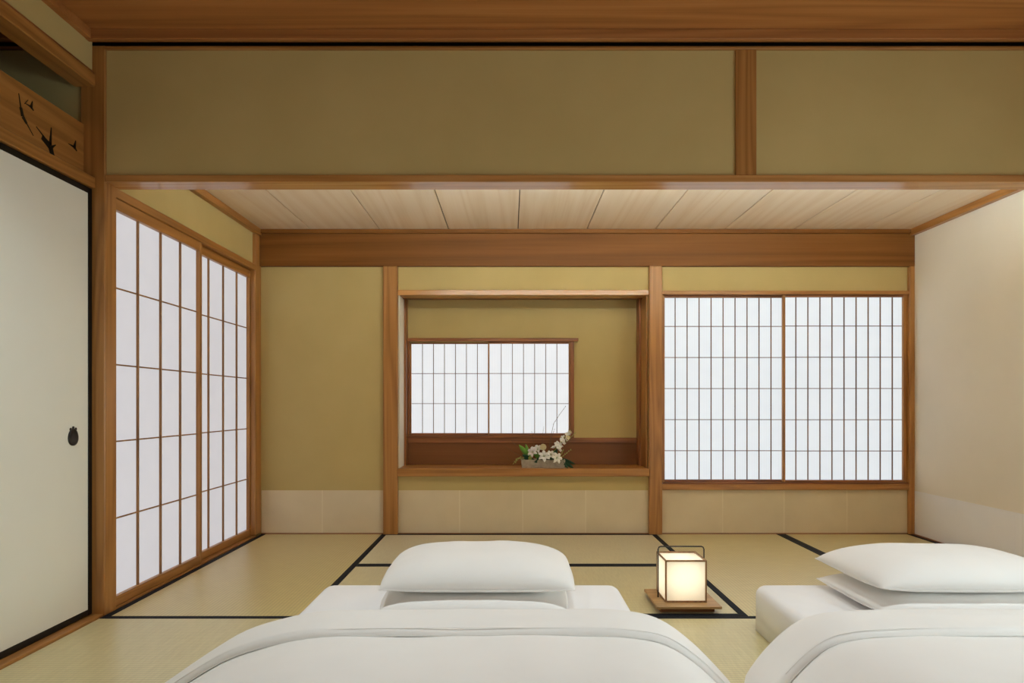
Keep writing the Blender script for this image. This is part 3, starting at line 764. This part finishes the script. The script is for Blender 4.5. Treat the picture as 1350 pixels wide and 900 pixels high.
# foliage
for b0, b1, w, m_, y0, y1 in (
    ((700, 606), (684, 586), .040, 'leaf', 4.66, 4.64), ((699, 606), (693, 585), .026, 'leaf', 4.67, 4.66), ((702, 607), (688, 599), .03, 'leaf_dark', 4.66, 4.62),
    ((712, 606), (700, 592), .034, 'leaf', 4.66, 4.63), ((705, 607), (690, 604), .028, 'leaf_dark', 4.66, 4.60), ((716, 607), (704, 609), .03, 'leaf_dark', 4.64, 4.59),
    ((728, 606), (735, 592), .034, 'leaf_dark', 4.68, 4.68), ((722, 606), (724, 593), .03, 'leaf', 4.66, 4.65), ((733, 605), (746, 613), .035, 'leaf_dark', 4.66, 4.60),
    ((736, 604), (759, 612), .026, 'leaf_dark', 4.67, 4.63), ((738, 606), (757, 618), .030, 'leaf_dark', 4.66, 4.60), ((735, 606), (750, 618), .026, 'leaf_dark', 4.66, 4.595),
    ((708, 607), (714, 604), .03, 'leaf_dark', 4.64, 4.60), ((718, 607), (728, 605), .03, 'leaf_dark', 4.64, 4.60), ((730, 606), (722, 600), .03, 'leaf_dark', 4.68, 4.64),
    ((698, 607), (700, 601), .026, 'leaf_yel', 4.63, 4.60), ((716, 604), (718, 595), .022, 'leaf_yel', 4.64, 4.62)):
    leaf(b0, b1, w, m_, y0, y1)
# blooms
lily(703, 596, 4.63, .042, (-.5, -.8, .35), 'petal_pink', .3)
lily(709, 593, 4.66, .040, (-.2, -.7, .7), 'petal', .1)
lily(717, 602, 4.61, .046, (.05, -.9, .45), 'petal', .5)
lily(733, 604, 4.61, .044, (.35, -.9, .3), 'petal', .2)
lily(726, 600, 4.63, .036, (.1, -.8, .6), 'petal', .0)
# round cream chrysanthemum
cc = fp(716, 590, 4.64); ch = empty('chrysanthemum', cc, fa); bm = bmesh.new()
for i in range(90):
    t = i/90; ph = math.acos(1-1.75*t); th_ = i*2.39996; d = Vector((math.sin(ph)*math.cos(th_), math.sin(ph)*math.sin(th_), math.cos(ph)))
    s = d.cross(Vector((.3, .2, .9))).normalized(); c = d*.017; tip = d*.024 + Vector((0, 0, .004))
    q = [bm.verts.new(c-s*.004), bm.verts.new(c+s*.004), bm.verts.new(tip+s*.003), bm.verts.new(tip-s*.003)]; bm.faces.new(q)
thick(link('petal_ball', mesh_from(bm, 'petal_ball'), M['cream'], cc, ch), .0015)['kind'] = 'stuff'
bm = bmesh.new(); bmesh.ops.create_icosphere(bm, subdivisions=2, radius=.019); link('flower_heart', mesh_from(bm, 'flower_heart', True), M['cream'], cc, ch)
# flower spike rising to the right
sp = empty('flower_spike', fp(724, 604, 4.66), fa)
bm = bmesh.new(); s0, s1 = fp(722, 605, 4.67), fp(753, 566, 4.64); tube(bm, [tuple(s0-WP[sp]), tuple((s0+s1)/2-WP[sp]), tuple(s1-WP[sp])], .003, 6, .0012)
link('stem', mesh_from(bm, 'stem', True), M['leaf'], WP[sp], sp)
for i in range(15):
    t = .34 + .60*i/14; c = s0.lerp(s1, t); r = .026*(1-t)+.012
    q = i*2.4; off = Vector((math.cos(q)*.7, -.4+math.sin(q)*.6, math.sin(q*1.3)*.7))*r*.9; c = c+off
    bm = bmesh.new(); fdir = (off + Vector((.1, -.01, .1))*.08).normalized(); a = fdir.cross(Vector((0, 0, 1))).normalized(); b_ = a.cross(fdir)
    for k in range(5):
        qq = k*1.2566+i; rr = a*math.cos(qq)+b_*math.sin(qq); leaf_bm(bm, (0, 0, 0), tuple((rr*.9+fdir*.6)*r), r*.95, 0, 4, rr.cross(fdir))
    thick(link('floret', mesh_from(bm, 'floret', True), M['petal'] if i < 13 else M['cream'], c, sp), .001)
lily(748, 577, 4.63, .020, (.4, -.8, .3), 'cream', .4, 'small_blossom')
lily(750, 571, 4.64, .016, (.2, -.9, .3), 'petal', .1, 'small_blossom')
# sprigs and bare twigs
twig([(738, 604, 4.66), (746, 598, 4.64), (752, 593, 4.63)], .0014, 'leaf_yel', 'leaf_yel', 'sprig')
twig([(734, 604, 4.66), (740, 598, 4.64), (743, 593, 4.62)], .0014, 'leaf_yel', 'leaf_yel', 'sprig')
twig([(744, 584, 4.66), (753, 576, 4.65), (759, 570, 4.64)], .0014, 'leaf_yel', 'leaf_yel', 'sprig')
twig([(698, 606, 4.65), (686, 602, 4.62), (679, 610, 4.58)], .0014, 'leaf_yel', 'leaf_yel', 'sprig', .0042)
twig([(694, 605, 4.65), (682, 604, 4.61), (676, 612, 4.58)], .0013, 'leaf_yel', 'leaf_yel', 'sprig', .0042)
twig([(698, 606, 4.66), (684, 590, 4.65), (673, 580, 4.65)], .0012)
twig([(696, 606, 4.66), (679, 597, 4.63), (671, 592, 4.62), (666, 588, 4.62)], .001)
twig([(690, 605, 4.66), (674, 609, 4.62), (669, 604, 4.62), (668, 599, 4.62)], .0009)
twig([(722, 604, 4.68), (726, 576, 4.69), (730, 558, 4.70), (738, 546, 4.70), (746, 535, 4.70)], .0012, 'twig', 'twig', 'twig', .0022)
twig([(722, 604, 4.68), (728, 575, 4.70), (731, 565, 4.71)], .0009, 'twig', 'twig', 'twig', .0016)
twig([(714, 604, 4.68), (715, 576, 4.70), (717, 562, 4.71)], .0008, 'twig', 'twig', 'twig', .0014)
twig([(706, 604, 4.68), (703, 582, 4.70), (701, 568, 4.71)], .0007, 'twig', 'twig', 'twig', .0012)
